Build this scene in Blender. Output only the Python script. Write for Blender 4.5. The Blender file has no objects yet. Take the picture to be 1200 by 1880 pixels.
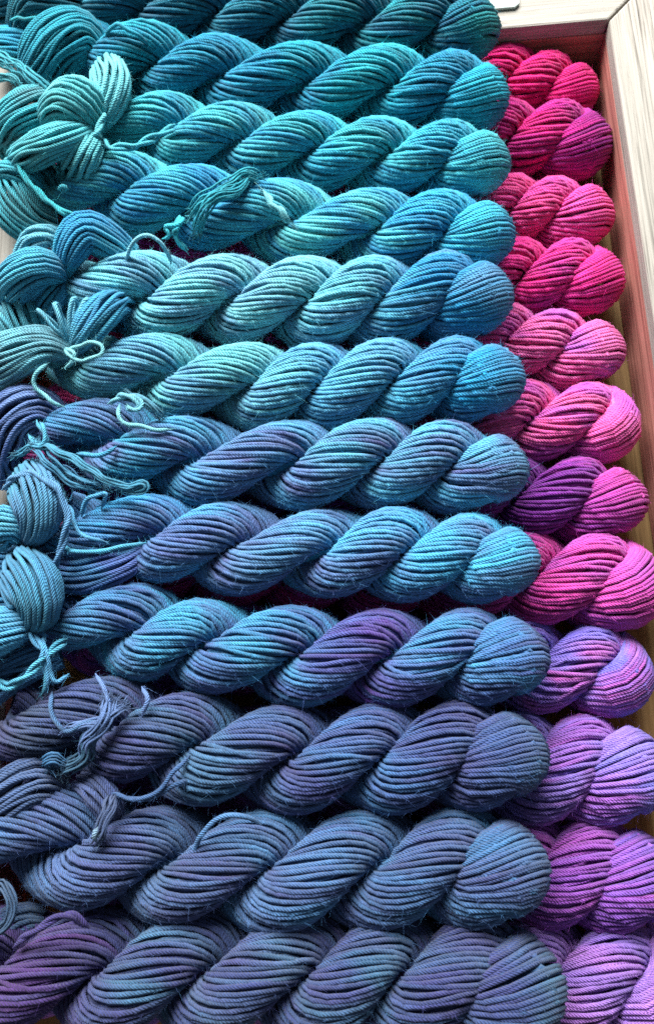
import bpy, math, random
import numpy as np
from mathutils import Matrix, Vector, Euler

random.seed(7)
rng = np.random.default_rng(11)
scene = bpy.context.scene
col = scene.collection

# ------------------------------------------------------------------ camera
F = 1357.0                       # focal length in pixels of the 1200 x 1880 photograph
TILT, SIDE = math.radians(13.0), math.radians(4.0)
ZT = 0.085                       # height of the upper layer's axes
Z0 = 0.452
ROT = Euler((TILT, SIDE, 0.0)).to_matrix()
CAM = Vector((0, 0, ZT)) - (ROT @ Vector((0, 0, -1))) * Z0
cam_data = bpy.data.cameras.new('camera')
cam = bpy.data.objects.new('camera', cam_data); col.objects.link(cam)
cam.location = CAM; cam.rotation_euler = (TILT, SIDE, 0.0)
cam_data.sensor_fit = 'VERTICAL'; cam_data.sensor_height = 36.0
cam_data.lens = 36.0 * F / 1880.0
cam_data.clip_start = 0.02; cam_data.clip_end = 50
cam_data.dof.use_dof = True; cam_data.dof.focus_distance = 0.43; cam_data.dof.aperture_fstop = 9.0
scene.camera = cam

# ------------------------------------------------------------------ light: a big soft window behind the crate, dim room
world = bpy.data.worlds.new('World'); scene.world = world; world.use_nodes = True
bg = world.node_tree.nodes['Background']
bg.inputs['Color'].default_value = (0.78, 0.88, 1.0, 1); bg.inputs['Strength'].default_value = 0.15

def area(name, loc, target, sx, sy, power, colour):
    d = bpy.data.lights.new(name, 'AREA'); d.shape = 'RECTANGLE'; d.size = sx; d.size_y = sy
    d.energy = power; d.color = colour
    o = bpy.data.objects.new(name, d); col.objects.link(o)
    o.location = loc
    o.rotation_euler = (Vector(target) - Vector(loc)).to_track_quat('-Z', 'Y').to_euler()
    return o
area('window_light', (-0.40, 1.62, 1.46), (0, 0.0, 0.08), 1.7, 1.2, 150.0, (0.97, 0.985, 1.0))

vs = scene.view_settings
vs.view_transform = 'Standard'; vs.look = 'None'; vs.gamma = 1.0; vs.use_curve_mapping = False
vs.exposure = 0.62
scene.render.engine = 'CYCLES'
scene.cycles.use_denoising = False
scene.cycles.max_bounces = 6; scene.cycles.diffuse_bounces = 4

# ------------------------------------------------------------------ helpers
RM = np.array(ROT); CN = np.array(CAM)
def P(px, py, z):
    """a point of the photograph, on the level plane at height z"""
    d = RM @ np.array([(px - 600) / F, -(py - 940) / F, -1.0])
    t = (z - CN[2]) / d[2]
    return CN + d * t
def mpp(p):
    """metres per photograph pixel at a place"""
    return float((RM.T @ (np.asarray(p) - CN))[2] * -1.0 / F)
def lin(c):
    c = np.asarray(c, float) / 255.0
    return np.where(c <= 0.04045, c / 12.92, ((c + 0.055) / 1.055) ** 2.4)
def unit(v):
    return v / np.maximum(np.linalg.norm(v, axis=-1, keepdims=True), 1e-12)
def catmull(pts, n):
    p = np.asarray(pts, float)
    p = np.vstack([2 * p[0] - p[1], p, 2 * p[-1] - p[-2]])
    m = len(p) - 3; out = []
    for i in range(m):
        t = np.linspace(0, 1, n, endpoint=(i == m - 1))[:, None]
        a, b, c, d = p[i], p[i + 1], p[i + 2], p[i + 3]
        out.append(0.5 * (2 * b + (c - a) * t + (2 * a - 5 * b + 4 * c - d) * t ** 2 + (3 * b - a - 3 * c + d) * t ** 3))
    return np.vstack(out)
def arclen(p):
    return np.concatenate([[0], np.cumsum(np.linalg.norm(np.diff(p, axis=0), axis=1))])
def resample(arrs, step):
    s = arclen(arrs[0]); n = max(6, int(s[-1] / step)); q = np.linspace(0, s[-1], n)
    res = []
    for a in arrs:
        if a.ndim == 1: res.append(np.interp(q, s, a))
        else: res.append(np.stack([np.interp(q, s, a[:, k]) for k in range(a.shape[1])], 1))
    return res, q
def smooth(a, k):
    if k < 2: return a
    w = np.ones(k) / k
    pad = np.concatenate([a[0] - (a[1] - a[0]) * np.arange(k, 0, -1), a, a[-1] + (a[-1] - a[-2]) * np.arange(1, k + 1)])
    return np.convolve(pad, w, 'same')[k:-k]
def wave(s, scale, k=4):
    """smooth random wobble along s, about -1..1"""
    out = np.zeros_like(s)
    for i in range(k):
        out += np.sin(s / scale * 2 * math.pi * rng.uniform(0.4, 1.6) + rng.uniform(0, 6.28)) * rng.uniform(0.4, 1)
    return out / math.sqrt(k)

def link(o, parent=None):
    col.objects.link(o)
    if parent is not None: o.parent = parent
    return o
def empty(name, label, cat, loc, group=None):
    o = bpy.data.objects.new(name, None); o.empty_display_size = 0.02; col.objects.link(o)
    o.location = loc; o['label'] = label; o['category'] = cat
    if group: o['group'] = group
    return o

# ------------------------------------------------------------------ materials
def nodes(name):
    m = bpy.data.materials.new(name); m.use_nodes = True
    nt = m.node_tree
    return m, nt, nt.nodes['Principled BSDF']
def yarn_material():
    m, nt, b = nodes('dyed_wool_yarn')
    N, L = nt.nodes.new, nt.links.new
    att = N('ShaderNodeAttribute'); att.attribute_name = 'dye'
    uv = N('ShaderNodeUVMap'); uv.uv_map = 'UVMap'
    sep = N('ShaderNodeSeparateXYZ'); L(uv.outputs[0], sep.inputs[0])
    def math_(op, a, c):
        n = N('ShaderNodeMath'); n.operation = op
        for i, v in enumerate((a, c)):
            if isinstance(v, (int, float)): n.inputs[i].default_value = v
            else: L(v, n.inputs[i])
        return n.outputs[0]
    # the plies of the yarn: ridges that spiral round each strand
    ph = math_('ADD', math_('MULTIPLY', sep.outputs[0], math.pi / 0.62), math_('MULTIPLY', sep.outputs[1], -5 * math.pi))
    ridge = math_('ABSOLUTE', math_('SINE', ph, 0.0), 0.0)
    ridge = math_('POWER', ridge, 0.7)
    # loose fibres
    cmb = N('ShaderNodeCombineXYZ')
    L(math_('MULTIPLY', sep.outputs[0], 2.2), cmb.inputs[0]); L(math_('ADD', math_('MULTIPLY', sep.outputs[1], 9.0), math_('MULTIPLY', sep.outputs[0], -2.4)), cmb.inputs[1])
    tc = N('ShaderNodeTexCoord')
    nz = N('ShaderNodeTexNoise'); nz.inputs['Scale'].default_value = 1.6; nz.inputs['Detail'].default_value = 4; nz.inputs['Roughness'].default_value = 0.7
    L(cmb.outputs[0], nz.inputs['Vector'])
    h = math_('ADD', ridge, math_('MULTIPLY', nz.outputs[0], 0.9))
    bp = N('ShaderNodeBump'); bp.inputs['Strength'].default_value = 1.0; bp.inputs['Distance'].default_value = 0.0008
    L(h, bp.inputs['Height']); L(bp.outputs[0], b.inputs['Normal'])
    # dye takes unevenly
    nd = N('ShaderNodeTexNoise'); nd.inputs['Scale'].default_value = 420; nd.inputs['Detail'].default_value = 3
    L(tc.outputs['Object'], nd.inputs['Vector'])
    mr = N('ShaderNodeMapRange'); mr.inputs[1].default_value = 0.3; mr.inputs[2].default_value = 0.7; mr.inputs[3].default_value = 0.82; mr.inputs[4].default_value = 1.18
    L(nd.outputs[0], mr.inputs[0])
    vm = N('ShaderNodeVectorMath'); vm.operation = 'SCALE'
    L(att.outputs['Color'], vm.inputs[0]); m2 = N('ShaderNodeMapRange'); m2.inputs[1].default_value = 0.32; m2.inputs[2].default_value = 0.68; m2.inputs[3].default_value = 0.66; m2.inputs[4].default_value = 1.36
    L(nz.outputs[0], m2.inputs[0])
    L(math_('MULTIPLY', mr.outputs[0], m2.outputs[0]), vm.inputs[3])
    L(vm.outputs[0], b.inputs['Base Color'])
    b.inputs['Roughness'].default_value = 0.78
    b.inputs['Specular IOR Level'].default_value = 0.2
    b.inputs['Sheen Weight'].default_value = 0.10; b.inputs['Sheen Roughness'].default_value = 0.45
    return m
YARN = yarn_material()

def wood_material(name, dark, mid, light, grain=(14, 1.2, 14), wash=None, rough=0.75, bump=0.0006, scale=9.0):
    """grain runs along the object's own Y axis"""
    m, nt, b = nodes(name)
    N, L = nt.nodes.new, nt.links.new
    tc = N('ShaderNodeTexCoord'); info = N('ShaderNodeObjectInfo')
    off = N('ShaderNodeVectorMath'); off.operation = 'ADD'
    cx = N('ShaderNodeCombineXYZ'); mul = N('ShaderNodeMath'); mul.operation = 'MULTIPLY'; mul.inputs[1].default_value = 37.0
    L(info.outputs['Random'], mul.inputs[0]); L(mul.outputs[0], cx.inputs[0]); L(mul.outputs[0], cx.inputs[2])
    L(tc.outputs['Object'], off.inputs[0]); L(cx.outputs[0], off.inputs[1])
    mp = N('ShaderNodeMapping'); mp.inputs['Scale'].default_value = grain; L(off.outputs[0], mp.inputs[0])
    n1 = N('ShaderNodeTexNoise'); n1.inputs['Scale'].default_value = scale; n1.inputs['Detail'].default_value = 6; n1.inputs['Distortion'].default_value = 0.6; n1.inputs['Roughness'].default_value = 0.62
    L(mp.outputs[0], n1.inputs['Vector'])
    cr = N('ShaderNodeValToRGB'); e = cr.color_ramp.elements
    e[0].position = 0.30; e[0].color = (*lin(dark), 1); e[1].position = 0.72; e[1].color = (*lin(light), 1)
    k = cr.color_ramp.elements.new(0.48); k.color = (*lin(mid), 1)
    L(n1.outputs[0], cr.inputs[0])
    out = cr.outputs[0]
    if wash:
        n2 = N('ShaderNodeTexNoise'); n2.inputs['Scale'].default_value = 2.2; n2.inputs['Detail'].default_value = 5
        mp2 = N('ShaderNodeMapping'); mp2.inputs['Scale'].default_value = (9, 2.5, 9); L(off.outputs[0], mp2.inputs[0]); L(mp2.outputs[0], n2.inputs['Vector'])
        mr = N('ShaderNodeMapRange'); mr.inputs[1].default_value = 0.38; mr.inputs[2].default_value = 0.62; L(n2.outputs[0], mr.inputs[0])
        mx = N('ShaderNodeMix'); mx.data_type = 'RGBA'; mx.inputs['A'].default_value = (0, 0, 0, 1)
        L(mr.outputs[0], mx.inputs['Factor']); L(out, mx.inputs['A']); mx.inputs['B'].default_value = (*lin(wash), 1)
        fac = N('ShaderNodeMath'); fac.operation = 'MULTIPLY'; fac.inputs[1].default_value = 0.7; L(mr.outputs[0], fac.inputs[0]); L(fac.outputs[0], mx.inputs['Factor'])
        out = mx.outputs['Result']
    L(out, b.inputs['Base Color']); b.inputs['Roughness'].default_value = rough
    b.inputs['Specular IOR Level'].default_value = 0.3
    bp = N('ShaderNodeBump'); bp.inputs['Strength'].default_value = 0.9; bp.inputs['Distance'].default_value = bump
    L(n1.outputs[0], bp.inputs['Height']); L(bp.outputs[0], b.inputs['Normal'])
    return m
WHITEWASH = wood_material('whitewashed_wood', (58, 51, 44), (144, 137, 126), (170, 164, 153), grain=(70, 1.2, 70), wash=(148, 143, 132), bump=0.0009)
CEDAR = wood_material('red_cedar_wood', (120, 70, 62), (160, 102, 90), (184, 126, 112), grain=(40, 1.2, 40))
PINE = wood_material('yellow_pine_wood', (92, 68, 38), (122, 94, 56), (142, 114, 72), grain=(40, 1.2, 40))
TABLE = wood_material('grey_table_wood', (120, 112, 104), (160, 152, 142), (182, 174, 164), grain=(9, 0.8, 9))

# ------------------------------------------------------------------ wooden crate
def prism(name, poly, z0, z1, mat, parent=None, bevel=0.0012):
    """upright prism over a polygon (grain along local Y); rough-sawn, softened edges"""
    n = len(poly)
    v = [(x, y, z0) for x, y in poly] + [(x, y, z1) for x, y in poly]
    f = [tuple(reversed(range(n))), tuple(range(n, 2 * n))] + [(i, (i + 1) % n, n + (i + 1) % n, n + i) for i in range(n)]
    me = bpy.data.meshes.new(name); me.from_pydata(v, [], f); me.update()
    me.materials.append(mat)
    o = bpy.data.objects.new(name, me); link(o, parent)
    if bevel:
        bv = o.modifiers.new('soft_edge', 'BEVEL'); bv.width = bevel; bv.segments = 2
    return o
ZR = 0.066                       # top of the rim
cA, cB, cC = P(1116, 36, ZR), P(1203, 620, ZR), P(915, 42, ZR)
ey = unit((cA - cB)[:2]); ang = math.atan2(-ey[0], ey[1])
crate = empty('wooden_crate', 'whitewashed wooden crate with red cedar inner walls holding the yarn', 'crate', (0, 0, 0))
crate.location = (cA[0], cA[1], 0); crate.rotation_euler = (0, 0, ang)
W, Hh, RW, TH = 0.428, 0.780, 0.062, 0.016   # inner width, inner length, rim width, wall thickness
def rim(p, c, rot):
    o = prism('rim_board', p, 0, 0.013, WHITEWASH, crate, 0.0015); o.location = (c[0], c[1], ZR - 0.013); o.rotation_euler = (0, 0, rot); return o
g = 0.0006
# mitred frame: local Y runs along each board
rim([(g, -0.39 + 0 - 0.0), (RW, -0.39 - RW), (RW, 0.39 + RW - g), (g, 0.39 - g)], (0, -Hh / 2), 0)                     # right
rim([(g, -W / 2), (RW, -W / 2 - RW), (RW, W / 2 + RW - g), (g, W / 2 - g)], (-W / 2, 0), math.pi / 2)               # back
rim([(0.034 + g, -0.39 - 0.034), (RW + 0.03, -0.39 - RW), (RW + 0.03, 0.39 + RW), (0.034 + g, 0.39 + 0.034)], (-W, -Hh / 2), math.pi)   # left, outer strip
rim([(g, -0.39), (0.034 - g, -0.39 - 0.034), (0.034 - g, 0.39 + 0.034), (g, 0.39)], (-W, -Hh / 2), math.pi)                 # left, inner strip
rim([(g, -W / 2), (RW, -W / 2 - RW), (RW, W / 2 + RW), (g, W / 2)], (-W / 2, -Hh), -math.pi / 2)                    # front
def plank(name, length, thick, z0, z1, c, rot, mat):
    o = prism(name, [(0, -length / 2), (thick, -length / 2), (thick, length / 2), (0, length / 2)], 0, z1 - z0, mat, crate, 0.0008)
    o.location = (c[0], c[1], z0); o.rotation_euler = (0, 0, rot); return o
zz = ZR - 0.0135
for k, (z0, z1, ins) in enumerate([(0.0355, zz, 0.0010), (0.006, 0.0350, 0.0022)]):
    plank('wall_plank', Hh - 0.002, TH, z0, z1, (ins, -Hh / 2), 0, CEDAR)
    plank('wall_plank', W + 2 * TH, TH, z0, z1, (-W / 2, ins), math.pi / 2, CEDAR)
    plank('wall_plank', Hh - 0.002, TH, z0, z1, (-W - ins, -Hh / 2), math.pi, CEDAR)
    plank('wall_plank', W + 2 * TH, TH, z0, z1, (-W / 2, -Hh - ins), -math.pi / 2, CEDAR)
nf = 7; fw = (W + 2 * TH) / nf
for i in range(nf):
    x0 = -W - TH + i * fw
    o = prism('floor_slat', [(0, -Hh / 2 - TH), (fw - 0.002, -Hh / 2 - TH), (fw - 0.002, Hh / 2 + TH), (0, Hh / 2 + TH)], 0, 0.0052, PINE, crate, 0.0008)
    o.location = (x0, -Hh / 2, 0.0)
# table the crate stands on
tb = prism('tabletop', [(-0.9, -0.8), (0.9, -0.8), (0.9, 0.8), (-0.9, 0.8)], -0.03, -0.0004, TABLE, None, 0.002)
tb['kind'] = 'structure'; tb['label'] = 'grey wooden tabletop under the crate'; tb['category'] = 'tabletop'

# ------------------------------------------------------------------ yarn
def tube_mesh(name, paths, normals, radii, colours, sides):
    """many tubes into one mesh. paths: list of (n,3); normals: outward hints; colours: (n,3) linear"""
    V, Fc, U, C = [], [], [], []; base = 0
    phi = np.arange(sides) / sides * 2 * math.pi
    for p, nh, r, c in zip(paths, normals, radii, colours):
        n = len(p)
        t = unit(np.gradient(p, axis=0))
        nn = unit(nh - (nh * t).sum(1, keepdims=True) * t); bb = np.cross(t, nn)
        r_ = (np.ones(n) * r)[:, None, None]
        ring = p[:, None] + r_ * (np.cos(phi)[None, :, None] * nn[:, None] + np.sin(phi)[None, :, None] * bb[:, None])
        V.append(ring.reshape(-1, 3)); C.append(np.repeat(c, sides, axis=0))
        i = np.arange(n - 1)[:, None] * sides; j = np.arange(sides)[None]
        j2 = (j + 1) % sides
        q = np.stack([i + j, i + j2, i + sides + j2, i + sides + j], -1).reshape(-1, 4) + base
        Fc.append(q)
        s = arclen(p) / (2 * np.mean(r)) + rng.uniform(0, 5)
        u0 = np.broadcast_to(s[:-1][:, None], (n - 1, sides)); u1 = np.broadcast_to(s[1:][:, None], (n - 1, sides))
        v0 = np.broadcast_to((j / sides), (n - 1, sides)); v1 = np.broadcast_to(((j + 1) / sides), (n - 1, sides))
        U.append(np.stack([np.stack([u0, v0], -1), np.stack([u0, v1], -1), np.stack([u1, v1], -1), np.stack([u1, v0], -1)], 2).reshape(-1, 2))
        base += n * sides
    V = np.vstack(V); Fc = np.vstack(Fc); U = np.vstack(U); C = np.vstack(C)
    return raw_mesh(name, V, Fc, U, C)
def raw_mesh(name, V, Fc, U, C):
    k = Fc.shape[1]
    me = bpy.data.meshes.new(name)
    me.vertices.add(len(V)); me.vertices.foreach_set('co', V.astype(np.float32).ravel())
    me.loops.add(Fc.size); me.loops.foreach_set('vertex_index', Fc.astype(np.int32).ravel())
    me.polygons.add(len(Fc)); me.polygons.foreach_set('loop_start', (np.arange(len(Fc)) * k).astype(np.int32))
    me.polygons.foreach_set('use_smooth', np.ones(len(Fc), bool))
    uvl = me.uv_layers.new(name='UVMap'); uvl.data.foreach_set('uv', U.astype(np.float32).ravel())
    ca = me.color_attributes.new('dye', 'FLOAT_COLOR', 'POINT')
    ca.data.foreach_set('color', np.hstack([C, np.ones((len(C), 1))]).astype(np.float32).ravel())
    me.update(); me.materials.append(YARN)
    return me
def fuzz_mesh(name, pts, nrm, tan, colr, n, length):
    idx = rng.integers(0, len(pts), n)
    p = pts[idx]; nn = nrm[idx]; tt = tan[idx] * rng.choice([-1, 1], (n, 1))
    d = unit(nn * rng.uniform(0.1, 1.0, (n, 1)) + tt * rng.uniform(0.2, 1.6, (n, 1)) + rng.normal(0, 0.5, (n, 3)))
    L = (length * rng.lognormal(0, 0.45, n))[:, None]
    w = unit(np.cross(d, rng.normal(0, 1, (n, 3)))) * 0.00004
    bend = rng.normal(0, 0.3, (n, 3)) * L
    e = p + d * L + bend
    V = np.stack([p - w, p + w, e], 1).reshape(-1, 3)
    Fall = np.arange(n * 3).reshape(-1, 3)
    C = np.repeat(np.minimum(colr[idx] * 1.3, 1), 3, axis=0)
    return raw_mesh(name, V, Fall, np.zeros((Fall.size, 2)), C)

class Blotch:
    """dye blotches shared by the strands of one hank"""
    def __init__(self, scale, k=6):
        self.a = [(rng.uniform(0.5, 1.7) / scale, rng.integers(-2, 3), rng.uniform(0, 6.28), rng.uniform(0.5, 1)) for _ in range(k)]
    def __call__(self, s, j):
        v = sum(w * np.sin(2 * math.pi * f * s + m * j + p) for f, m, p, w in self.a)
        return 0.5 + 0.5 * np.tanh(v * 1.5)
def mix(a, b, t): return a * (1 - t[:, None]) + b * t[:, None]

def lay_strands(C, Nn, Bn, a, b, beta, s, N, yr, base_col, vari_col, amount, blot, jit=1.0, layer=1.0, rough=1.0, post=None, shift=0.0, second=None):
    """strand paths on the surface of a bundle with centre C, frame Nn/Bn, half axes a/b and lay angle beta"""
    out = []
    for j in range(N):
        ph = 2 * math.pi * (j + shift + rng.normal(0, 0.10)) / N
        loose = 2.6 if rng.random() < 0.09 else 1.0
        bt = beta + ph + loose * jit * (0.47 * 2 * math.pi / N) * wave(s, 0.055)
        rad = layer * (1 + 0.012 * (loose - 1) * rough + rough * (0.022 * wave(s, 0.045) + rng.normal(0, 0.016)))
        off = (a * rad * np.cos(bt))[:, None] * Nn + (b * rad * np.sin(bt))[:, None] * Bn
        nrm = (np.cos(bt) / a)[:, None] * Nn + (np.sin(bt) / b)[:, None] * Bn
        p = C + off
        if post: p = post(p)
        t = np.clip(amount * blot(s, ph) * 1.3 + (0.22 * wave(s, 0.02) + 0.14 * wave(s, 0.007)) * amount + rng.normal(0, 0.10) * amount * 2, 0, 1)
        c = mix(base_col() if callable(base_col) else base_col, vari_col, t) * rng.uniform(0.82, 1.18) * (1 + 0.07 * wave(s, 0.03))[:, None]
        if second:
            t2 = np.clip(second[1] * (second[2](s, ph) * 1.5 - 0.35 + 0.3 * wave(s, 0.015) + rng.normal(0, 0.2)), 0, 1)
            c = mix(c, np.repeat(lin(second[0])[None], len(s), 0), t2)
        out.append((p, unit(nrm), yr * rng.uniform(0.93, 1.07), np.clip(c, 0.002, 0.95)))
    return out

def add_strands(strands, parent, origin, name='yarn_strand', sides=6):
    for p, n, r, c in strands:
        me = tube_mesh(name, [p - origin], [n], [r], [c], sides)
        link(bpy.data.objects.new(name, me), parent)
def add_joined(strands, parent, origin, name, sides=5):
    me = tube_mesh(name, [x[0] - origin for x in strands], [x[1] for x in strands], [x[2] for x in strands], [x[3] for x in strands], sides)
    o = link(bpy.data.objects.new(name, me), parent); o['kind'] = 'stuff'
    return o
def add_fuzz(strands, parent, origin, n, length=0.0026):
    p = np.vstack([x[0] + x[1] * x[2] * 0.9 for x in strands]) - origin
    nn = np.vstack([x[1] for x in strands]); tt = np.vstack([unit(np.gradient(x[0], axis=0)) for x in strands])
    cc = np.vstack([x[3] for x in strands])
    o = link(bpy.data.objects.new('stray_fibres', fuzz_mesh('stray_fibres', p, nn, tt, cc, n, length)), parent); o['kind'] = 'stuff'
    return o

def frames_rmf(C, n0=None):
    t = unit(np.gradient(C, axis=0)); up = np.array([0, 0.25, 1.0]) if n0 is None else n0
    n = np.zeros_like(C); v = up - up.dot(t[0]) * t[0]; v /= np.linalg.norm(v); n[0] = v
    for i in range(1, len(C)):
        v = n[i - 1] - n[i - 1].dot(t[i]) * t[i]; n[i] = v / np.linalg.norm(v)
    return n, np.cross(t, n)

def bundle(parent, origin, pts, colours, vari, amount=0.5, twist=0.0, flat=0.75, yr=None, fold=True, name='end_loop', n_scale=1.0, fuzz=900):
    """a loop of loose strands. pts: (px, py, z, half width in px)"""
    W_ = []; R_ = []
    for x, y, z, h in pts:
        p = P(x, y, z); W_.append(p); R_.append(h * mpp(p))
    if fold:                       # the far end of a loop turns down and back under itself
        e, d = W_[-1], unit(W_[-1] - W_[-2]); h = R_[-1] * 0.7
        up = np.array([0, 0, 1.0])
        W_ += [e + d * h * 0.9 - up * h * 0.8, e + d * h * 0.3 - up * h * 1.7, e - d * h * 1.2 - up * h * 2.0]
        R_ += [R_[-1] * 0.95, R_[-1] * 0.8, R_[-1] * 0.6]
    q = catmull(np.hstack([np.array(W_), np.array(R_)[:, None]]), 14)
    (C, hw), s = resample([q[:, :3], q[:, 3]], 0.0035)
    hw = np.maximum(hw, 0.003)
    Nn, Bn = frames_rmf(C)
    yr = yr or YR
    N = max(8, int(2 * math.pi * math.sqrt((1 + flat ** 2) / 2) * np.percentile(hw, 70) / (2 * yr) * 0.97 * n_scale))
    beta = twist * s / max(s[-1], 1e-6)
    cs = np.array([lin(c) for c in colours]); base = np.stack([np.interp(s / s[-1], np.linspace(0, 1, len(cs)), cs[:, k]) for k in range(3)], 1)
    vv = np.repeat(lin(vari)[None], len(s), 0); blot = Blotch(0.05)
    inner = lay_strands(C, Nn, Bn, hw * flat, hw, beta + 0.1, s, max(6, int(N * 0.55)), yr * 1.25, base, vv, amount, blot, layer=0.62)
    part = add_joined(inner, parent, origin, name, 5)
    del part['kind']
    outer = lay_strands(C, Nn, Bn, hw * flat, hw, beta, s, N, yr, base, vv, amount, blot, jit=1.3, rough=1.3)
    add_strands(outer, part, origin)
    if fuzz: add_fuzz(outer, part, origin, fuzz)
    return outer
def cord(parent, origin, pts, colour, yr=None, name='tie_cord', strands=1, spread=1.0):
    """a loose end or tie of yarn; pts: (px, py, z)"""
    W_ = np.array([P(x, y, z - 0.003) for x, y, z in pts])
    C = catmull(W_, 14); (C,), s = resample([C], 0.0016)
    C = C + 0.0006 * np.stack([wave(s, 0.025) for _ in range(3)], 1)
    yr = yr or YR; out = []
    n, b = frames_rmf(C)
    tw = 170
    if strands >= 3: yr *= 0.52; tw = 18; strands = int(strands * 2.6); spread *= 2.4
    ends = np.clip(np.minimum(s, s[-1] - s) / 0.004, 0.35, 1)
    for k in range(strands):
        a0 = 2 * math.pi * k / max(1, strands) + rng.normal(0, 0.3)
        rr = yr * spread * (strands > 1) * rng.uniform(0.6, 1.25)
        an = a0 + s * tw + 0.35 * wave(s, 0.03)
        C2 = C + (rr * np.cos(an))[:, None] * n + (rr * np.sin(an))[:, None] * b
        C2 = C2 + (0.00035 if strands > 2 else 0.0003) * np.stack([wave(s, 0.022) for _ in range(3)], 1)
        out.append((C2, n, yr * rng.uniform(0.85, 1.08) * ends, np.clip(np.repeat(lin(colour)[None], len(s), 0) * (1 + 0.15 * wave(s, 0.02))[:, None], 0.002, 0.95)))
    me = tube_mesh(name, [x[0] - origin for x in out], [x[1] for x in out], [x[2] for x in out], [x[3] for x in out], 6)
    o = link(bpy.data.objects.new(name, me), parent)
    hairs = [(x[0], unit(x[1] * rng.normal(0, 1, (len(s), 1)) + b * rng.normal(0, 1, (len(s), 1))), float(np.mean(x[2])), x[3]) for x in out]
    add_fuzz(hairs, o, origin, int(s[-1] * (9000 if strands > 2 else 4000)), 0.0026)
    if name == 'tie_end':
        fr = []
        for x in out:
            for e, d in ((x[0][-1], x[0][-1] - x[0][-4]), (x[0][0], x[0][0] - x[0][3])):
                for k in range(4):
                    dd = unit(unit(d) + rng.normal(0, 0.45, 3)); t = np.linspace(0, 1, 5)[:, None]
                    pp = e + dd * t * rng.uniform(0.003, 0.006) + rng.normal(0, 1, 3) * 0.0012 * t ** 2
                    fr.append((pp, np.repeat(rng.normal(0, 1, (1, 3)), 5, 0), 0.00022, x[3][:5]))
        me = tube_mesh('frayed_end', [x[0] - origin for x in fr], [x[1] for x in fr], [x[2] for x in fr], [x[3] for x in fr], 3)
        link(bpy.data.objects.new('frayed_end', me), o)['kind'] = 'stuff'
    return out

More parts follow.
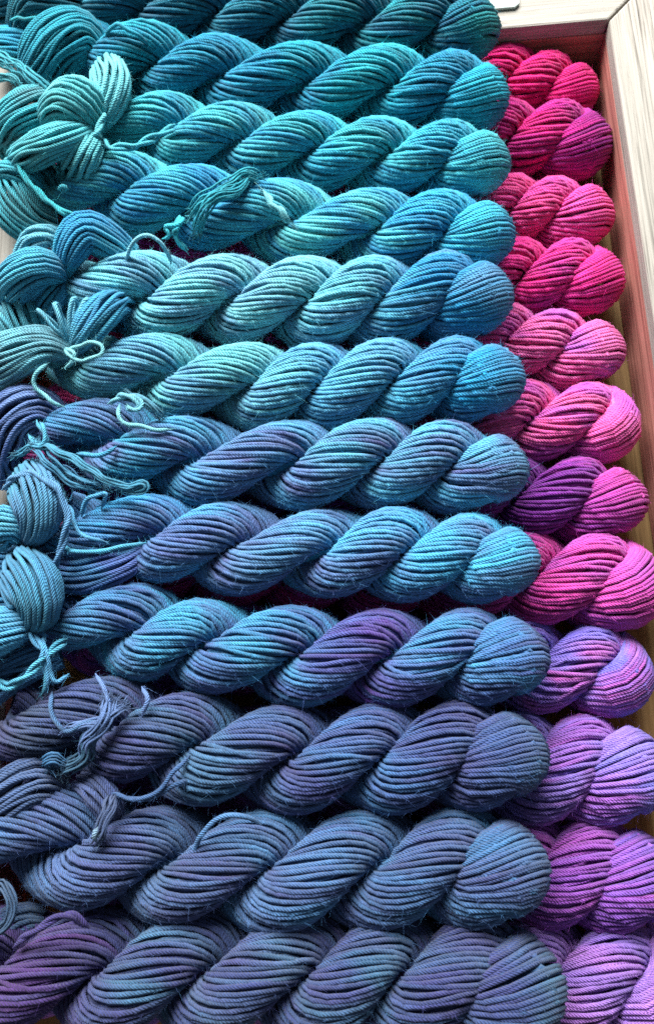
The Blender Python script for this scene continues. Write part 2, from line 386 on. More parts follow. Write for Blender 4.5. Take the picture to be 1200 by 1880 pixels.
YR = 0.00144
def skein(label, group, crev, tip, start, Dpx, z, colours, vari, amount=0.5, w=1.22, N=26, sides=5, left_pitch=1.0, taper=1.0, inner=True, fuzz=19000, zs=None, step=0.0054, second=None, full=True):
    """a twisted hank: two plies wound round each other, joined by a U-turn at the tip.
    crev: photograph positions of the creases between lobes along the axis, left to right"""
    pts = [start] + list(crev) + [tip]
    zz_ = zs if zs is not None else [z] * len(pts)
    raw = np.array([P(x, y, h) for (x, y), h in zip(pts, zz_)])
    # smooth axis
    A = catmull(raw, 30); s = arclen(A)
    k = 45
    A = np.stack([smooth(A[:, i], k) for i in range(3)], 1); s = arclen(A)
    mid = A[len(A) // 2]; D = 0.965 * Dpx * mpp(mid)
    N = int(round(N * D / 0.0535))
    L = s[-1]; tip_s = L
    n = int(L / 0.0022); q = np.linspace(0, L, n)
    Q = np.stack([np.interp(q, s, A[:, i]) for i in range(3)], 1)
    T = unit(np.gradient(Q, axis=0)); up = np.array([0, 0, 1.0])
    Z = unit(up - (T @ up)[:, None] * T); Y = np.cross(Z, T)
    vv = CN - Q; face = np.arctan2((vv * Y).sum(1), (vv * Z).sum(1))
    # twist angle along the axis
    cs_ = [float(q[np.argmin(np.linalg.norm(Q - p, axis=1))]) for p in raw[1:-1]]
    pitch = np.mean(np.diff(cs_)) if len(cs_) > 1 else 0.85 * D
    key_s = [0.0] + cs_; key_t = [-math.pi * cs_[0] / (pitch * left_pitch) + math.pi / 2] + [math.pi * i + math.pi / 2 for i in range(len(cs_))]
    xe = L - 0.545 * D
    K = len(cs_)
    key_s.append(max(xe, cs_[-1] + 0.10 * D)); key_t.append(math.pi * K - 0.15)
    key_s.append(key_s[-1] + pitch); key_t.append(key_t[-1] + math.pi * 0.9)
    th = np.interp(q, key_s, key_t); th = smooth(th, int(0.42 * pitch / (q[1] - q[0])) | 1) + face
    ie = int(np.searchsorted(q, xe)); ie = min(ie, n - 2)
    tf = np.clip(q / (1.1 * D), 0, 1); tf = taper + (1 - taper) * (tf * tf * (3 - 2 * tf))
    wob = 1 + 0.07 * wave(q, 0.10)
    er = np.sin(th)[:, None] * Y + np.cos(th)[:, None] * Z
    r = 0.276 * D * tf
    aA, bA = 0.243 * D * tf * wob, 0.272 * D * tf * wob
    # outward run, U-turn, return run
    u = np.linspace(0, math.pi, 26)[1:-1]
    the = th[ie] + 0.35 * np.sin(u)
    eru = np.sin(the)[:, None] * Y[ie] + np.cos(the)[:, None] * Z[ie]
    ru = r[ie]
    Cu = Q[ie] + (ru * 1.0 * np.sin(u))[:, None] * T[ie] + (ru * np.cos(u))[:, None] * eru
    Nu = np.sin(u)[:, None] * T[ie] + np.cos(u)[:, None] * eru
    sl = slice(0, ie + 1)
    Ca = Q[sl] + r[sl, None] * er[sl]; Cb = (Q[sl] - r[sl, None] * er[sl])[::-1]
    C = np.vstack([Ca, Cu, Cb]); Nn = np.vstack([er[sl], Nu, -er[sl][::-1]])
    lay = (1 + w)
    ba = lay * th[sl]; bu = ba[-1] + 0.5 * u / math.pi * 1.0
    bb_ = bu[-1] + lay * (th[ie] - th[sl])[::-1] + 0.02
    beta = np.concatenate([ba, bu, bb_])
    su = np.sin(u)
    a = np.concatenate([aA[sl], aA[ie] * (1 + 0.05 * su), aA[sl][::-1]]); b = np.concatenate([bA[sl], bA[ie] * np.ones_like(su), bA[sl][::-1]])
    ax = np.concatenate([q[sl], q[ie] + 0.3 * D * np.sin(u), q[sl][::-1]])
    (C, Nn, beta, a, b, ax), ss = resample([C, Nn, beta, a, b, ax], step)
    t = unit(np.gradient(C, axis=0)); Nn = unit(Nn - (Nn * t).sum(1, keepdims=True) * t); Bn = np.cross(t, Nn)
    # dye: one colour for each lobe, left to right
    cc = np.array([lin(c) for c in colours]); cen = np.array(key_s[:1] + [(key_s[i] + key_s[i + 1]) / 2 for i in range(1, K)] + [L])
    cen = np.interp(np.linspace(0, 1, len(cc)), np.linspace(0, 1, len(cen)), cen)
    def base(sl_=slice(None)):
        sh = ax[sl_] + pitch * (rng.normal(0, 0.13) + 0.12 * wave(ss[sl_], 0.05))
        return np.stack([np.interp(sh, cen, cc[:, i]) for i in range(3)], 1)
    vc = np.repeat(lin(vari)[None], len(ss), 0); blot = Blotch(0.07)
    second = (second[0], second[1], Blotch(0.06)) if second else None
    base_pt = Q[n // 2].copy(); origin = np.array([base_pt[0], base_pt[1], base_pt[2] - 0.45 * D])
    root = empty('yarn_skein', label, 'yarn skein', tuple(origin), group)
    # the end of the hank is round: strands at its flanks turn earlier than those in the middle
    Qe, Te, lat_ax = Q[ie], T[ie], np.cross(T[ie], er[ie])
    def post(p):
        x = (p - Qe) @ Te; lat = (p - Qe) @ lat_ax
        k = np.sqrt(np.clip(1 - (lat / (0.545 * D)) ** 2, 0.10, 1))
        return p - (np.maximum(x, 0) * (1 - k))[:, None] * Te
    cap = np.clip((ax - (xe - 0.20 * D)) / (0.32 * D), 0, 1); cap = cap * cap * (3 - 2 * cap)
    b = b * (1 + 0.37 * cap); calm = 1 - 0.86 * cap
    outer = lay_strands(C, Nn, Bn, a, b, beta, ss, N, YR, base, vc, amount, blot, post=post, jit=calm, rough=0.1 + 0.9 * calm, second=second)
    add_strands(outer, root, origin, sides=sides)
    # second layer: shows between the outer strands and comes to the surface where the end fans out
    ins = lay_strands(C, Nn, Bn, a, b, beta, ss, N, YR, base, vc, amount, blot, layer=0.83 + 0.165 * cap, post=post, shift=0.5, jit=calm, rough=0.1 + 0.9 * calm, second=second)
    add_strands(ins, root, origin, sides=5)
    third = lay_strands(C[::2], Nn[::2], Bn[::2], a[::2], b[::2], beta[::2], ss[::2], N - 7, YR * 1.15, lambda: base(slice(None, None, 2)), vc[::2], amount, blot, layer=0.77 + 0.22 * cap[::2], post=post, shift=0.25)
    if full: add_joined(third, root, origin, 'inner_strands', 4)
    core = lay_strands(C[::3], Nn[::3], Bn[::3], a[::3], b[::3], beta[::3], ss[::3], 14, YR * 1.9, lambda: base(slice(None, None, 3)), vc[::3], amount, blot, layer=0.62 + 0.31 * cap[::3], post=post)
    core.append((Q[:ie + 1:3] , Z[:ie + 1:3], 0.15 * D * tf[:ie + 1:3], base()[:1].repeat(len(Q[:ie + 1:3]), 0)))
    add_joined(core, root, origin, 'core_strands', 5)
    if fuzz: add_fuzz(outer, root, origin, fuzz)
    return root, origin

#DATA
TOP = 'blue and teal skeins of the upper layer'
LOW = 'pink and purple skeins of the lower layer'

# ------------------------------------------------------------------ lower layer: pink and purple skeins
def pink(label, tip, c1, c2, Dpx, colours, vari, amount=0.5, second=None):
    D = Dpx * mpp(P(*tip, 0.034)); z = 0.0065 + D / 2
    dx, dy = c2[0] - c1[0], 2.0
    pts = [c2, c1]; x, y = c2; slope = (c1[1] - c2[1]) / (c1[0] - c2[0]); slope = max(-0.03, min(0.07, slope))
    while x > 185:
        st = -max(90, 0.80 * Dpx) * rng.uniform(0.93, 1.07); x += st; y += st * slope
        pts.insert(0, (x, y))
    start = (pts[0][0] - 70, pts[0][1] - 70 * slope)
    r, o = skein(label, LOW, pts, tip, start, Dpx, z, colours, vari, amount, N=23, sides=5, fuzz=8000, taper=0.6, step=0.0058, second=second, full=False)
    return r, o
MAG, HOT, PNK, VIO, PUR, PERI = (200, 8, 100), (226, 28, 120), (236, 78, 155), (160, 70, 185), (120, 35, 140), (128, 112, 205)
pink('deep magenta skein lying against the back wall of the crate', (1100, 165), (1004, 170), (930, 152), 118, [MAG, MAG, (222, 14, 114), (224, 16, 118)], (196, 8, 104), 0.4)
pink('magenta skein whose rounded end is dark purple', (1117, 268), (1027, 265), (925, 262), 138, [MAG] * 2 + [(222, 24, 122)] * 7 + [(130, 20, 125)], (150, 30, 130), 0.35)
pink('hot pink skein with a faint mauve streak, between two deeper magenta ones', (1124, 398), (1012, 397), (938, 385), 124, [HOT, HOT, (242, 84, 156), (242, 70, 146)], (205, 70, 165), 0.4)
pink('crimson pink skein shading to mauve beside it, no violet at its end', (1143, 515), (1050, 514), (948, 512), 138, [HOT, (214, 66, 150), (226, 50, 142), (230, 40, 134)], (188, 55, 150), 0.5)
pink('bright pink skein with pale lilac streaks fanning over its end', (1142, 642), (1014, 650), (925, 625), 136, [HOT, (226, 54, 138), (232, 46, 140), (240, 112, 180)], (240, 120, 185), 0.4, ((168, 88, 192), 0.6))
pink('candy pink skein with a few violet strands under its end', (1172, 778), (1087, 778), (958, 775), 146, [HOT, (236, 80, 152), (236, 86, 158), (238, 92, 168)], (246, 120, 185), 0.35, ((165, 75, 185), 0.5))
pink('half purple, half pink skein with its purple lobe beside the pink end', (1182, 915), (1068, 922), (938, 915), 154, [PNK] + [(132, 50, 155)] * 8 + [(228, 74, 165)], PUR, 0.25)
pink('orchid pink skein with mauve strands at its wide end', (1212, 1072), (1110, 1070), (965, 1062), 172, [PNK, (208, 42, 140), (215, 48, 148), (212, 78, 170)], (160, 80, 180), 0.4)
pink('periwinkle skein with a band of pink strands wound into it', (1193, 1240), (1102, 1230), (968, 1222), 164, [VIO, (160, 95, 190), (150, 110, 200), (122, 116, 205)], (98, 88, 195), 0.5, ((200, 80, 170), 0.45))
pink('lavender skein streaked with bright orchid strands', (1228, 1412), (1084, 1414), (960, 1410), 192, [(140, 95, 180), (132, 115, 195), (136, 118, 198), (145, 110, 198)], (112, 112, 205), 0.5, ((184, 66, 170), 0.36))
pink('violet skein with an orchid lobe beside its blue violet end', (1236, 1606), (1112, 1602), (985, 1596), 188, [(130, 70, 160)] + [(158, 74, 168)] * 8 + [(104, 82, 178)], (112, 70, 165), 0.4)
pink('pale purple skein, the lightest of the violet ones', (1272, 1802), (1160, 1795), (1005, 1792), 198, [(130, 90, 170), (136, 100, 178), (146, 110, 186), (150, 106, 190)], (104, 80, 170), 0.45, ((176, 110, 190), 0.4))

# ------------------------------------------------------------------ upper layer: teal to violet skeins
def top(label, crev, tip, start, Dpx, colours, vari, amount=0.5, **kw):
    return skein(label, TOP, crev, tip, start, Dpx, kw.pop('z', ZT), colours, vari, amount, **kw)

# 1
r, o = top('darkest teal skein, resting across the back rim of the crate',
    [(262, 26), (395, 32), (520, 40), (660, 50), (805, 56)], (914, 52), (110, 15), 134,
    [(13, 101, 119), (11, 103, 123), (13, 113, 134), (15, 122, 136), (17, 128, 139), (25, 142, 142)], (9, 90, 119), 0.6, taper=0.8)
dk = [(15, 112, 127), (11, 96, 111)]
bundle(r, o, [(150, 10, .088, 40), (110, 0, .100, 48), (75, 5, .098, 52), (60, 40, .086, 48), (62, 60, .07, 40)], dk, (9, 89, 113), 0.5, fold=False)
cord(r, o, [(20, 36, .108), (50, 34, .116), (90, 34, .117), (130, 30, .112), (138, 40, .10)], (25, 143, 153))
bundle(r, o, [(60, -20, .085, 34), (15, 0, .082, 34), (-25, 10, .08, 34)], dk, (9, 89, 113), 0.5, fold=False)
# 2
r, o = top('deep turquoise skein with a small yarn loop standing up from its first lobe',
    [(287, 122), (405, 148), (555, 160), (712, 163), (835, 178)], (930, 184), (140, 92), 138,
    [(15, 145, 161), (18, 149, 168), (27, 156, 180), (15, 150, 168), (34, 172, 184), (20, 148, 176), (29, 171, 188)], (13, 114, 153), 0.5, taper=0.75)
c2 = [(34, 155, 171), (27, 137, 157)]
bundle(r, o, [(185, 105, .086, 34), (150, 70, .098, 46), (108, 85, .102, 50), (80, 125, .094, 46), (70, 155, .08, 36)], c2, (15, 123, 148), 0.4, fold=False)
bundle(r, o, [(90, 100, .085, 28), (40, 84, .09, 32), (-20, 82, .085, 32)], [(31, 146, 171), (38, 158, 182)], (15, 124, 159), 0.4, fold=False)
cord(r, o, [(198, 78, .105), (200, 58, .115), (213, 47, .120), (230, 50, .121), (250, 62, .118), (275, 85, .108)], (29, 149, 171))
# 3
r, o = top('aqua skein gathered into a big four lobed knot at its loose end',
    [(315, 245), (440, 266), (570, 282), (700, 292), (828, 300)], (930, 303), (168, 238), 134,
    [(62, 182, 190), (66, 183, 191), (72, 171, 184), (56, 186, 199), (70, 188, 198), (61, 184, 198), (76, 190, 198)], (31, 140, 176), 0.5, taper=0.55, left_pitch=1.25)
aq = [(83, 178, 189), (97, 188, 196), (70, 177, 188)]
bundle(r, o, [(178, 238, .098, 12), (198, 198, .110, 30), (206, 168, .112, 38), (200, 142, .104, 38)], aq, (115, 201, 208), 0.4)
bundle(r, o, [(92, 222, .098, 26), (108, 196, .114, 36), (136, 182, .122, 44), (164, 198, .119, 38), (178, 234, .106, 16)], aq, (66, 167, 171), 0.5, fold=False)
bundle(r, o, [(178, 238, .106, 12), (125, 252, .120, 30), (70, 275, .112, 36), (40, 292, .094, 30)], [(83, 181, 189), (63, 166, 179)], (65, 152, 156), 0.5)
bundle(r, o, [(172, 240, .104, 12), (158, 272, .114, 30), (148, 300, .106, 36), (144, 312, .096, 34)], [(97, 188, 194), (99, 186, 190)], (51, 168, 183), 0.4)
bundle(r, o, [(118, 205, .094, 18), (85, 190, .104, 34), (45, 205, .106, 40), (12, 235, .092, 34)], [(61, 180, 192), (52, 158, 172)], (82, 132, 138), 0.5)
cord(r, o, [(172, 222, .114), (190, 214, .121), (182, 236, .124), (168, 250, .120), (178, 258, .112)], (101, 192, 200), strands=2)
cord(r, o, [(98, 170, .112), (60, 140, .116), (25, 118, .112), (-20, 95, .104)], (64, 178, 193), strands=5, spread=2.2, name='tie_end')
cord(r, o, [(-12, 150, .112), (10, 140, .116), (28, 146, .117), (38, 160, .114)], (84, 182, 193), strands=3, spread=1.3, name='tie_end')
cord(r, o, [(175, 250, .110), (215, 272, .121), (262, 262, .122), (296, 246, .118), (322, 232, .112)], (75, 180, 195), strands=2)
# 4
r, o = top('turquoise skein with a frayed tie lying over its middle lobes',
    [(235, 356), (370, 382), (525, 412), (695, 426), (808, 432)], (942, 434), (105, 340), 143,
    [(82, 181, 183), (70, 178, 187), (41, 154, 191), (91, 193, 196), (97, 199, 202), (43, 159, 195), (65, 182, 200)], (26, 131, 179), 0.5, taper=0.65)
dq = [(48, 158, 173), (51, 129, 136)]
bundle(r, o, [(70, 345, .083, 26), (45, 322, .096, 26), (5, 318, .096, 22), (-30, 325, .09, 22)], dq, (62, 168, 184), 0.4, fold=False)
bundle(r, o, [(20, 335, .088, 34), (30, 375, .090, 44), (62, 408, .084, 40), (100, 420, .076, 30)], dq, (43, 110, 117), 0.5, fold=False)
bundle(r, o, [(48, 300, .080, 30), (80, 330, .084, 34), (110, 372, .080, 30)], dq, (43, 110, 117), 0.5, fold=False)
cord(r, o, [(26, 270, .108), (34, 302, .112), (55, 335, .112), (92, 372, .111), (125, 392, .110), (165, 402, .104)], (46, 167, 175), strands=2, spread=0.8)
cord(r, o, [(478, 330, .112), (448, 322, .119), (425, 338, .121), (400, 352, .121), (372, 368, .118), (352, 392, .108)], (54, 179, 194), strands=4, spread=1.9, name='tie_end')
cord(r, o, [(452, 326, .116), (430, 352, .121), (392, 362, .122), (372, 392, .117), (362, 425, .104)], (47, 168, 184), strands=4, spread=1.8, name='tie_end')
cord(r, o, [(300, 438, .108), (312, 430, .112), (306, 420, .114), (326, 416, .115), (330, 400, .112), (322, 432, .110), (345, 462, .102)], (56, 182, 196), strands=2)
cord(r, o, [(482, 352, .118), (496, 362, .121), (498, 376, .120), (516, 386, .121), (524, 402, .118), (534, 412, .114)], (117, 199, 206), strands=2, spread=0.9, yr=0.0013, name='tie_end')
cord(r, o, [(114, 352, .108), (110, 346, .112), (116, 341, .114), (122, 346, .113), (118, 354, .11)], (65, 169, 182), yr=0.0015)
# 5
r, o = top('pale aqua skein with a single strand arching up beside its first lobe',
    [(275, 556), (430, 548), (570, 560), (690, 560), (826, 546)], (937, 548), (108, 512), 162,
    [(103, 193, 208), (107, 197, 210), (125, 204, 212), (113, 197, 210), (93, 186, 206), (18, 121, 168), (32, 139, 181)], (95, 146, 186), 0.45, taper=0.5, left_pitch=1.3)
bundle(r, o, [(112, 508, .096, 14), (80, 490, .112, 40), (48, 505, .110, 50), (30, 535, .092, 44)], [(66, 158, 180), (56, 145, 175)], (44, 118, 157), 0.5)
bundle(r, o, [(116, 504, .096, 14), (130, 455, .110, 34), (158, 425, .112, 40), (200, 445, .102, 38), (238, 475, .090, 30)], [(58, 160, 182), (48, 148, 178), (62, 162, 182)], (36, 122, 168), 0.5, fold=False)
bundle(r, o, [(110, 520, .092, 16), (95, 545, .098, 26), (85, 570, .086, 24)], [(66, 158, 178), (57, 148, 173)], (44, 118, 157), 0.5)
bundle(r, o, [(40, 470, .082, 16), (60, 440, .090, 20), (95, 432, .092, 18), (110, 445, .088, 14)], [(103, 176, 194), (107, 178, 193)], (86, 161, 182), 0.4, fold=False)
cord(r, o, [(232, 486, .106), (236, 462, .118), (250, 442, .126), (272, 433, .129), (292, 442, .126), (306, 462, .118), (314, 486, .106)], (122, 192, 208))
bundle(r, o, [(120, 590, .080, 30), (60, 575, .082, 34), (0, 600, .082, 34), (-40, 610, .08, 34)], [(67, 152, 177), (57, 142, 172)], (47, 112, 152), 0.5, fold=False)
# 6
r, o = top('grey teal skein tied with a little bow under a tuft of loops',
    [(307, 694), (467, 714), (582, 712), (716, 704), (846, 698)], (957, 697), (95, 662), 157,
    [(97, 182, 192), (95, 180, 190), (103, 186, 194), (77, 157, 196), (87, 172, 198), (26, 137, 181), (32, 141, 183)], (83, 132, 178), 0.45, taper=0.55, left_pitch=1.25)
gt = [(103, 174, 189), (97, 166, 180)]
bundle(r, o, [(128, 645, .104, 14), (80, 632, .112, 34), (20, 655, .110, 46), (-40, 690, .100, 46)], gt, (87, 138, 151), 0.5, fold=False)
bundle(r, o, [(-10, 530, .085, 34), (20, 560, .094, 40), (40, 600, .094, 38), (60, 640, .085, 28)], [(95, 174, 192), (108, 184, 198)], (65, 158, 174), 0.5, fold=False)
bundle(r, o, [(136, 642, .100, 12), (160, 605, .114, 32), (185, 575, .114, 38), (205, 562, .102, 32)], [(89, 167, 190), (65, 158, 186), (56, 148, 183)], (50, 129, 172), 0.5)
for (x1, y1), (x2, y2) in (((112, 590), (100, 560)), ((128, 580), (134, 548)), ((146, 582), (156, 552)), ((100, 600), (72, 572))):
    cord(r, o, [(132, 642, .108), (x1, y1, .122), (x2, y2, .126), (x2 + 7, y2 + 3, .122), (x1 + 9, y1 + 4, .112), (140, 640, .106)], (98, 173, 193), name='tuft_loop')
cord(r, o, [(124, 648, .118), (140, 636, .124), (176, 630, .127), (188, 636, .127), (180, 654, .126), (150, 662, .124), (128, 650, .122), (120, 640, .120), (140, 654, .124), (118, 676, .116)], (121, 192, 198))
cord(r, o, [(92, 664, .116), (72, 680, .119), (64, 696, .117), (72, 718, .114), (96, 738, .112), (118, 748, .108)], (116, 188, 196))
cord(r, o, [(202, 742, .110), (218, 728, .118), (242, 728, .121), (258, 742, .121), (252, 754, .120), (238, 752, .119), (232, 742, .118)], (108, 179, 194), strands=2, spread=0.7)
cord(r, o, [(222, 740, .116), (217, 760, .119), (224, 774, .119), (252, 782, .119), (285, 788, .118), (314, 790, .115)], (121, 192, 202))
cord(r, o, [(240, 728, .118), (262, 734, .119), (282, 748, .116), (296, 764, .108)], (99, 168, 190), strands=3, spread=1.2, name='tie_end')
# 7
r, o = top('blue skein flecked with violet, its end tied off beside an indigo loop',
    [(215, 812), (355, 854), (540, 854), (700, 850), (826, 860)], (972, 862), (62, 782), 162,
    [(50, 131, 175), (52, 150, 181), (73, 155, 195), (83, 154, 195), (86, 169, 198), (81, 164, 197), (85, 165, 204)], (86, 107, 155), 0.55, second=((75, 50, 119), 0.30), taper=0.55, left_pitch=1.5)
bundle(r, o, [(100, 775, .088, 36), (60, 752, .100, 44), (15, 775, .104, 46), (-10, 830, .096, 46), (0, 885, .082, 36)], [(56, 84, 130), (69, 90, 145), (63, 94, 141)], (96, 122, 165), 0.5, fold=False)
cord(r, o, [(52, 800, .108), (70, 822, .114), (84, 812, .120), (80, 790, .121), (72, 772, .116)], (77, 161, 188), strands=2)
cord(r, o, [(34, 836, .108), (60, 818, .116), (88, 820, .121), (112, 832, .122), (142, 848, .121), (170, 868, .121), (205, 884, .120), (236, 894, .119), (262, 888, .120), (268, 896, .119), (252, 902, .117), (222, 896, .115)], (77, 159, 188), strands=3, spread=1.1, name='tie_end')
cord(r, o, [(70, 822, .116), (92, 846, .119), (116, 870, .117), (150, 888, .115), (185, 896, .113)], (72, 149, 183), strands=4, spread=2.0, name='tie_end')
cord(r, o, [(142, 832, .106), (168, 836, .114), (192, 832, .117), (214, 820, .114)], (63, 146, 181))
# 8
r, o = top('sky blue skein with a violet lobe and a cyan end',
    [(290, 986), (425, 1010), (600, 1016), (735, 1016), (872, 1026)], (987, 1030), (118, 972), 162,
    [(55, 150, 194), (58, 151, 198), (83, 120, 161), (80, 165, 204), (71, 160, 204), (67, 160, 198), (58, 165, 205)], (81, 112, 158), 0.55, second=((75, 50, 119), 0.30), taper=0.85, left_pitch=1.35)
sk = [(72, 143, 167), (65, 136, 162), (67, 115, 147)]
bundle(r, o, [(50, 992, .096, 14), (72, 952, .112, 44), (68, 918, .112, 54), (58, 896, .098, 48)], sk[::-1], (80, 126, 165), 0.5)
bundle(r, o, [(50, 990, .096, 12), (20, 965, .108, 34), (-20, 975, .106, 40)], [(86, 170, 199), (97, 180, 198)], (70, 154, 190), 0.5, fold=False)
bundle(r, o, [(50, 995, .090, 12), (58, 1018, .096, 20), (50, 1045, .086, 22)], [(96, 130, 175), (81, 143, 184)], (70, 154, 190), 0.5)
cord(r, o, [(6, 900, .112), (22, 880, .121), (50, 870, .127), (82, 878, .129), (108, 902, .128), (123, 940, .126), (120, 985, .122), (106, 1020, .117), (102, 1050, .110)], (86, 138, 177), strands=2, spread=0.8)
cord(r, o, [(128, 930, .112), (138, 958, .119), (146, 976, .119), (172, 990, .117), (198, 998, .112)], (86, 159, 198))
cord(r, o, [(152, 948, .110), (158, 920, .119), (176, 908, .121), (196, 904, .121), (192, 922, .117), (184, 934, .112)], (78, 155, 194))
cord(r, o, [(100, 990, .108), (140, 1012, .117), (190, 1010, .120), (240, 1002, .119), (268, 996, .112)], (76, 163, 192))
cord(r, o, [(70, 905, .116), (90, 870, .112), (118, 862, .108), (140, 880, .104)], (65, 123, 160), strands=3, spread=1.3, name='tie_end')
bundle(r, o, [(278, 1000, .088, 14), (225, 1035, .092, 28), (160, 1052, .092, 36), (100, 1048, .086, 32)], [(84, 100, 160), (78, 110, 170), (80, 130, 180)], (70, 140, 180), 0.5)
# 9
r, o = top('steel blue skein with a single purple lobe amid its blue ones',
    [(268, 1160), (378, 1188), (545, 1206), (707, 1210), (873, 1206)], (999, 1205), (75, 1140), 172,
    [(56, 144, 181), (61, 147, 183), (63, 146, 183), (59, 141, 178), (85, 51, 135), (61, 139, 178), (58, 132, 178)], (65, 85, 144), 0.5, second=((75, 50, 119), 0.30), taper=0.6, left_pitch=1.35)
sb = [(57, 129, 152), (62, 122, 156)]
bundle(r, o, [(54, 1152, .098, 14), (72, 1112, .114, 46), (64, 1082, .114, 60), (50, 1062, .100, 56)], sb, (62, 123, 160), 0.5)
bundle(r, o, [(52, 1150, .098, 14), (15, 1152, .112, 44), (-35, 1175, .108, 50)], [(74, 150, 186), (81, 160, 195)], (59, 122, 166), 0.5, fold=False)
bundle(r, o, [(110, 1195, .088, 30), (55, 1215, .092, 34), (0, 1245, .090, 40), (-40, 1270, .085, 40)], [(61, 122, 165), (55, 105, 149)], (59, 107, 150), 0.5, fold=False)
cord(r, o, [(56, 1158, .112), (66, 1178, .117), (84, 1194, .119), (82, 1220, .117), (92, 1262, .112)], (84, 155, 194), strands=2, spread=0.8)
cord(r, o, [(122, 1178, .112), (104, 1188, .118), (86, 1204, .119), (50, 1240, .117), (18, 1262, .114), (-5, 1250, .111), (-20, 1230, .106)], (78, 163, 190), strands=2, spread=0.9)
cord(r, o, [(80, 1158, .112), (84, 1186, .119), (90, 1222, .118), (104, 1250, .114), (128, 1240, .109)], (87, 157, 196))
cord(r, o, [(92, 1215, .116), (84, 1250, .114), (78, 1276, .109)], (80, 162, 190), name='tie_end')
bundle(r, o, [(90, 1105, .080, 40), (30, 1090, .084, 44), (-40, 1080, .084, 44)], sb, (60, 121, 174), 0.5, fold=False)
bundle(r, o, [(120, 1010, .078, 34), (60, 1030, .080, 36), (-30, 1010, .080, 36)], sb, (60, 121, 174), 0.5, fold=False)
# 10
r, o = top('slate blue skein with a frayed knot and a thin double tie under its second lobe',
    [(225, 1335), (362, 1376), (534, 1396), (708, 1388), (862, 1386)], (1001, 1384), (20, 1318), 188,
    [(53, 64, 89), (52, 76, 110), (62, 108, 138), (62, 95, 131), (60, 94, 138), (63, 113, 161), (49, 82, 124), (53, 95, 134)], (58, 69, 117), 0.5, second=((64, 43, 101), 0.30), taper=0.8, left_pitch=1.3)
fr = (100, 130, 180)
cord(r, o, [(176, 1238, .112), (190, 1262, .121), (198, 1290, .123), (190, 1320, .120)], fr)
cord(r, o, [(262, 1258, .114), (270, 1285, .119), (262, 1318, .114)], fr)
cord(r, o, [(96, 1270, .110), (94, 1300, .116), (104, 1325, .118), (126, 1342, .119), (160, 1328, .122), (200, 1322, .122)], (67, 103, 141))
cord(r, o, [(128, 1336, .116), (160, 1330, .121), (198, 1318, .124), (225, 1300, .121)], fr, strands=3, spread=1.1, name='tie_end')
cord(r, o, [(202, 1288, .120), (196, 1316, .124), (178, 1342, .122), (160, 1368, .117), (164, 1386, .112)], fr, strands=5, spread=1.9, name='tie_end')
cord(r, o, [(180, 1338, .120), (160, 1360, .119), (158, 1385, .114), (140, 1400, .110), (120, 1415, .106)], (63, 107, 135), strands=5, spread=1.8, name='tie_end')
cord(r, o, [(115, 1400, .110), (100, 1392, .112), (84, 1398, .111), (92, 1404, .109)], (59, 115, 159), strands=4, spread=1.4, name='tie_end')
cord(r, o, [(205, 1456, .108), (240, 1466, .112), (275, 1462, .115), (302, 1440, .117), (325, 1412, .117), (348, 1388, .110)], (60, 93, 136))
cord(r, o, [(215, 1462, .106), (262, 1468, .111), (296, 1456, .114), (322, 1440, .115), (348, 1430, .110)], (58, 89, 129))
# 11
r, o = top('periwinkle skein tied with a pale speck of yarn at its crease',
    [(160, 1556), (308, 1590), (500, 1598), (688, 1593), (863, 1588)], (1005, 1590), (-50, 1505), 198,
    [(75, 113, 154), (71, 108, 151), (63, 88, 123), (80, 130, 174), (61, 112, 153), (61, 114, 153), (58, 102, 148)], (63, 82, 123), 0.5, second=((64, 43, 101), 0.30), left_pitch=1.5)
bundle(r, o, [(-30, 1500, .094, 40), (15, 1460, .104, 44), (65, 1435, .100, 42), (110, 1450, .085, 30)], [(70, 95, 134), (66, 85, 119)], (56, 75, 112), 0.5, fold=False)
cord(r, o, [(208, 1462, .108), (200, 1485, .119), (190, 1505, .123), (186, 1528, .122), (172, 1548, .117)], (73, 92, 130), strands=4, spread=1.5)
cord(r, o, [(190, 1520, .122), (180, 1526, .125), (176, 1538, .124), (184, 1542, .122)], (117, 147, 167), strands=2, spread=0.8)
bundle(r, o, [(150, 1440, .090, 20), (175, 1450, .100, 26), (200, 1480, .100, 24), (205, 1510, .090, 16)], [(69, 83, 125), (63, 76, 120)], (58, 74, 110), 0.4, fold=False)
cord(r, o, [(352, 1566, .108), (372, 1530, .117), (400, 1505, .121), (440, 1497, .121), (480, 1512, .114)], (77, 119, 163))
bundle(r, o, [(110, 1480, .078, 34), (40, 1470, .080, 40), (-40, 1450, .080, 40)], [(80, 94, 138), (73, 86, 133)], (64, 73, 124), 0.5, fold=False)
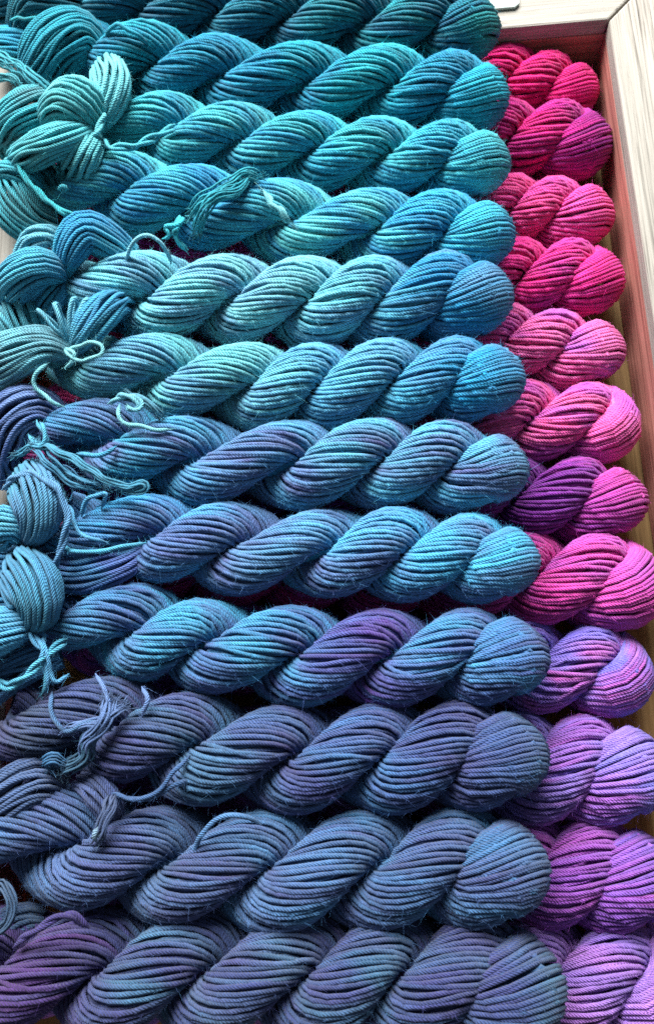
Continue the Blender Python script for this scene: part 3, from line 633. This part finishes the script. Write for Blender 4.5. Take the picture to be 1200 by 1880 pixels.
# 12
r, o = top('smoky blue skein with a plum purple lobe at one end',
    [(15, 1778), (202, 1784), (385, 1780), (576, 1792), (734, 1788), (897, 1804)], (1032, 1806), (-130, 1772), 206,
    [(82, 48, 105), (75, 47, 105), (61, 101, 131), (67, 93, 124), (55, 96, 126), (60, 86, 121), (53, 97, 126)], (56, 61, 112), 0.5, second=((64, 43, 101), 0.30), left_pitch=1.1)
cord(r, o, [(-20, 1650, .108), (5, 1625, .112), (22, 1650, .115), (18, 1690, .114), (-5, 1712, .112), (-30, 1720, .108)], (65, 94, 126), strands=3, spread=1.3)
bundle(r, o, [(70, 1690, .078, 22), (35, 1690, .086, 28), (0, 1715, .088, 32), (-40, 1740, .085, 34)], [(60, 86, 116), (65, 89, 123)], (49, 70, 105), 0.5, fold=False)
cord(r, o, [(28, 1735, .112), (62, 1712, .121), (98, 1686, .125), (132, 1682, .124), (165, 1702, .117)], (64, 55, 111), strands=2, spread=0.9)

# ------------------------------------------------------------------ grey-green card lying on the back rim
pc = P(920, 0, ZR)
card = prism('card', [(-0.030, -0.004), (0.010, -0.004), (0.0135, -0.001), (0.0135, 0.018), (-0.030, 0.018)], 0, 0.0022, None, None, 0.0005)
cm, nt, b = nodes('grey_green_card'); b.inputs['Base Color'].default_value = (*lin((176, 190, 182)), 1); b.inputs['Roughness'].default_value = 0.7
nz = nt.nodes.new('ShaderNodeTexNoise'); nz.inputs['Scale'].default_value = 900
rp = nt.nodes.new('ShaderNodeValToRGB'); rp.color_ramp.elements[0].color = (*lin((160, 176, 168)), 1); rp.color_ramp.elements[1].color = (*lin((190, 202, 194)), 1)
nt.links.new(nz.outputs[0], rp.inputs[0]); nt.links.new(rp.outputs[0], b.inputs['Base Color'])
card.data.materials.clear(); card.data.materials.append(cm)
pe = P(952, 14, ZR)
card.location = (pe[0] - 0.0135, pe[1] + 0.002, ZR + 0.0004); card.rotation_euler = (0, 0, ang)
card['label'] = 'grey green card with a clipped corner lying on the rim'; card['category'] = 'card'
